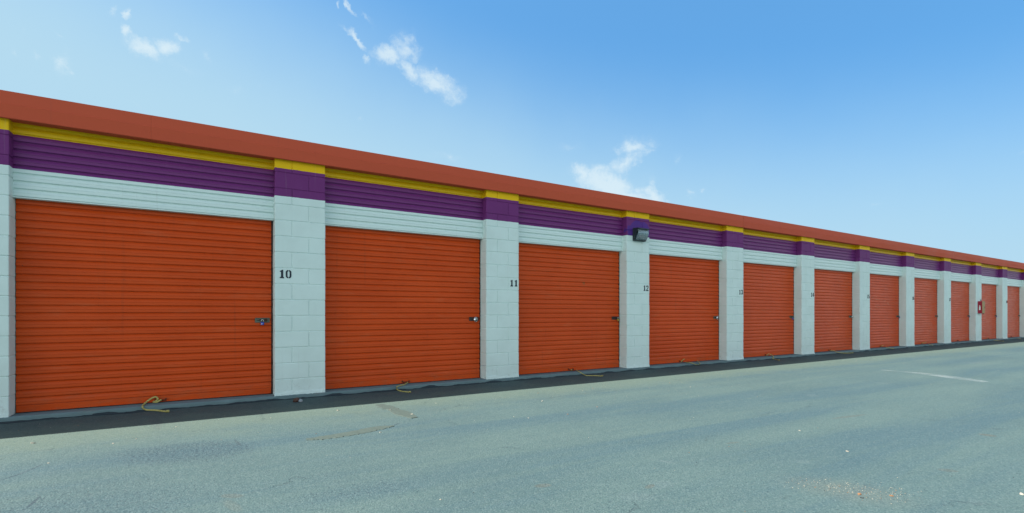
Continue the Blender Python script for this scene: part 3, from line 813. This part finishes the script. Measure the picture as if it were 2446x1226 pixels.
w = bpy.data.worlds.new('World'); scene.world = w; w.use_nodes = True
nt = w.node_tree; g = G(nt); bg = nt.nodes['Background']
sky = g.n('ShaderNodeTexSky'); sky.sky_type = 'NISHITA'; sky.sun_disc = False
sky.sun_elevation = SUN_EL; sky.sun_rotation = math.atan2(SD.x, SD.y)
sky.air_density = 1.0; sky.dust_density = 2.2; sky.ozone_density = 3.0; sky.altitude = 100
SKY = .11; bg.inputs['Strength'].default_value = SKY
d = g.n('ShaderNodeTexCoord').outputs['Generated']
dx, dy, dz = g.sep(d)
az = g.math('ARCTAN2', dx, dy); el_ = g.math('ARCSINE', dz)
def azel(px, py):
    v = ray(px, py).normalized(); return math.atan2(v.x, v.y), math.asin(v.z)
P0 = g.com(az, el_, 0.0)
wc = g.vmath('SUBTRACT', g.noise(P0, 9, 6, .62, color=True), (.5, .5, .5))
wc2 = g.vmath('SUBTRACT', g.noise(P0, 34, 5, .65, color=True), (.5, .5, .5))
P1 = g.vmath('ADD', P0, g.vmath('ADD', g.vmath('MULTIPLY', wc, (.075, .06, 0)), g.vmath('MULTIPLY', wc2, (.030, .026, 0))))
clouds = [ # px, py, rx, ry, tilt(deg, down to the right +), weight
 (930, 130, 48, 26, 5, .95), (975, 118, 38, 42, 0, .8), (990, 175, 60, 24, 42, .75), (1045, 205, 58, 34, 28, .95), (1070, 215, 34, 30, 0, .7), (945, 85, 12, 10, 0, .35),
 (850, 85, 34, 9, 30, .75), (868, 128, 10, 16, -20, .5), (838, 12, 34, 8, 45, .75), (880, 42, 22, 7, 30, .4), (806, 10, 8, 14, 0, .5),
 (1395, 408, 36, 26, 20, 1.0), (1455, 440, 78, 42, 22, 1.25), (1520, 352, 46, 26, -10, .85), (1500, 388, 44, 26, -20, .8), (1555, 470, 50, 18, 32, .9), (1475, 475, 100, 26, 14, 1.2), (1555, 440, 14, 26, 0, .45),
 (345, 112, 46, 24, 25, 1.0), (398, 118, 44, 22, -8, .95), (435, 102, 20, 9, 20, .65), (305, 68, 18, 16, 0, .85), (303, 22, 10, 16, -15, .85), (268, 18, 16, 16, 0, .45),
 (160, 145, 20, 30, 10, .65), (102, 128, 14, 9, 35, .45), (155, 84, 22, 6, 35, .45), (175, 165, 16, 14, 0, .4), (40, 105, 14, 8, 0, .3), (62, 68, 14, 5, 50, .25),
 (435, 160, 60, 12, 10, .28), (500, 148, 22, 14, 0, .3), (560, 222, 24, 10, 0, .28), (330, 246, 28, 6, 25, .25), (610, 210, 14, 10, 0, .22),
 (1070, 378, 42, 14, 8, .4), (1350, 350, 44, 14, -10, .3), (1605, 382, 12, 18, 0, .32), (1650, 463, 16, 11, 0, .42), (1685, 454, 14, 9, 0, .4), (1790, 500, 26, 8, 8, .3), (2440, 355, 14, 7, 0, .3), (2105, 485, 30, 8, 0, .22), (848, 282, 10, 10, 0, .25)]
acc = None
for (px, py, rx, ry, tl, wt) in clouds:
    a0, e0 = azel(px, py); a1, e1 = azel(px + 10, py); a2, e2 = azel(px, py + 10)
    ka = abs(a1 - a0) / 10; ke = abs(e2 - e0) / 10
    q = g.mapping(P1, loc=(a0, e0, 0), rot=(0, 0, -R(tl)), scale=(rx * ka * 1.35, ry * ke * 1.35, 1), kind='TEXTURE')
    l = g.vmath('LENGTH', q, out=1)
    v = g.math('MULTIPLY', g.math('SUBTRACT', 1.0, l, clamp=True), wt)
    acc = v if acc is None else g.math('MAXIMUM', acc, v)
fb = g.noise(g.vmath('ADD', P0, g.vmath('MULTIPLY', wc, (.05, .05, 0))), 26, 8, .70)
fb2 = g.noise(g.mapping(P0, rot=(0, 0, -.6), scale=(38, 90, 1)), 1.0, 5, .65)
den = g.math('ADD', g.math('MULTIPLY', acc, 1.35), g.math('MULTIPLY', g.math('SUBTRACT', fb, .56), 1.9))
den = g.math('ADD', den, g.math('MULTIPLY', g.math('SUBTRACT', fb2, .5), .5))
den = g.math('MULTIPLY', den, g.ramp(acc, .0, .28))
cov = g.ramp(den, .0, 1.15, 0, .80)
veil = g.math('MULTIPLY', g.ramp(acc, 0, .8, 0, .30), g.ramp(fb2, .3, .7, .3, 1))
cov = g.math('MAXIMUM', cov, veil)
skyc = g.mix(1.0, sky.outputs[0], (.92, 1.10, 1.06), 'MULTIPLY')
hs = g.n('ShaderNodeHueSaturation'); hs.inputs['Saturation'].default_value = 1.18; g.put(hs.inputs['Color'], skyc)
K = 1 / (SKY * 2)                                          # display value -> sky value at this exposure
# haze: thick at the horizon and towards the sun, thin high up and away from it
saz = math.atan2(SD.x, SD.y)
ca = g.math('COSINE', g.math('SUBTRACT', az, saz))
hz = g.math('ADD', g.math('MULTIPLY', ca, .74), g.math('MULTIPLY', el_, -3.26)); hz = g.math('ADD', hz, 1.85)
hz = g.math('ADD', hz, g.math('MULTIPLY', g.math('SUBTRACT', g.noise(P0, 2.2, 4, .6), .5), .25))
hz = g.ramp(hz, -.12, 1.12, 0, 1)
deep = g.mix(.6, hs.outputs[0], tuple(v * K for v in (.135, .41, .84)))
zen = g.n('ShaderNodeVectorMath', operation='SCALE'); g.put(zen.inputs[0], deep); g.put(zen.inputs['Scale'], g.ramp(dz, .55, .95, 1, .5))
base = g.mix(hz, zen.outputs[0], tuple(v * K for v in (.46, .705, .87)))
# broken bright cloud added behind the camera, out of view, to fill the shaded facade
rear = g.math('MULTIPLY', g.ramp(dy, .05, -.35, 0, 1), g.ramp(g.noise(d, 2.6, 6, .6), .30, .55, .35, 1))
rear = g.math('MULTIPLY', rear, g.ramp(dz, 0.0, .12, .4, 1))
rear = g.math('MULTIPLY', rear, g.ramp(dz, .46, .74, 1, .08))
lft = g.ramp(dx, -.35, -.95, 1, 2.6)                        # added cloud boosted on the left to brighten the left-facing pillar sides
rc = g.n('ShaderNodeVectorMath', operation='SCALE'); rc.inputs[0].default_value = tuple(v * K for v in (1.10, 1.12, 1.06)); g.put(rc.inputs['Scale'], lft)
base = g.mix(g.math('MULTIPLY', rear, .85), base, rc.outputs[0])
fin = g.mix(cov, base, tuple(v * K for v in (.74, .88, .95)))
g.put(bg.inputs['Color'], fin)

# ------------------------------------------------------------------ camera and render settings
cd = bpy.data.cameras.new('camera'); cam = bpy.data.objects.new('camera', cd); col.objects.link(cam)
cam.location = CAM; cam.rotation_euler = (R(90), 0, -YAW)
cd.sensor_width = 36; cd.sensor_fit = 'HORIZONTAL'; cd.lens = 36 * F / 2446
cd.shift_y = (HOR - 613) / 2446; cd.clip_end = 2000; cd.clip_start = .05
scene.camera = cam
vs_ = scene.view_settings; vs_.view_transform = 'Standard'; vs_.look = 'None'; vs_.exposure = 1.0; vs_.gamma = 1
scene.cycles.max_bounces = 8; scene.cycles.use_denoising = True
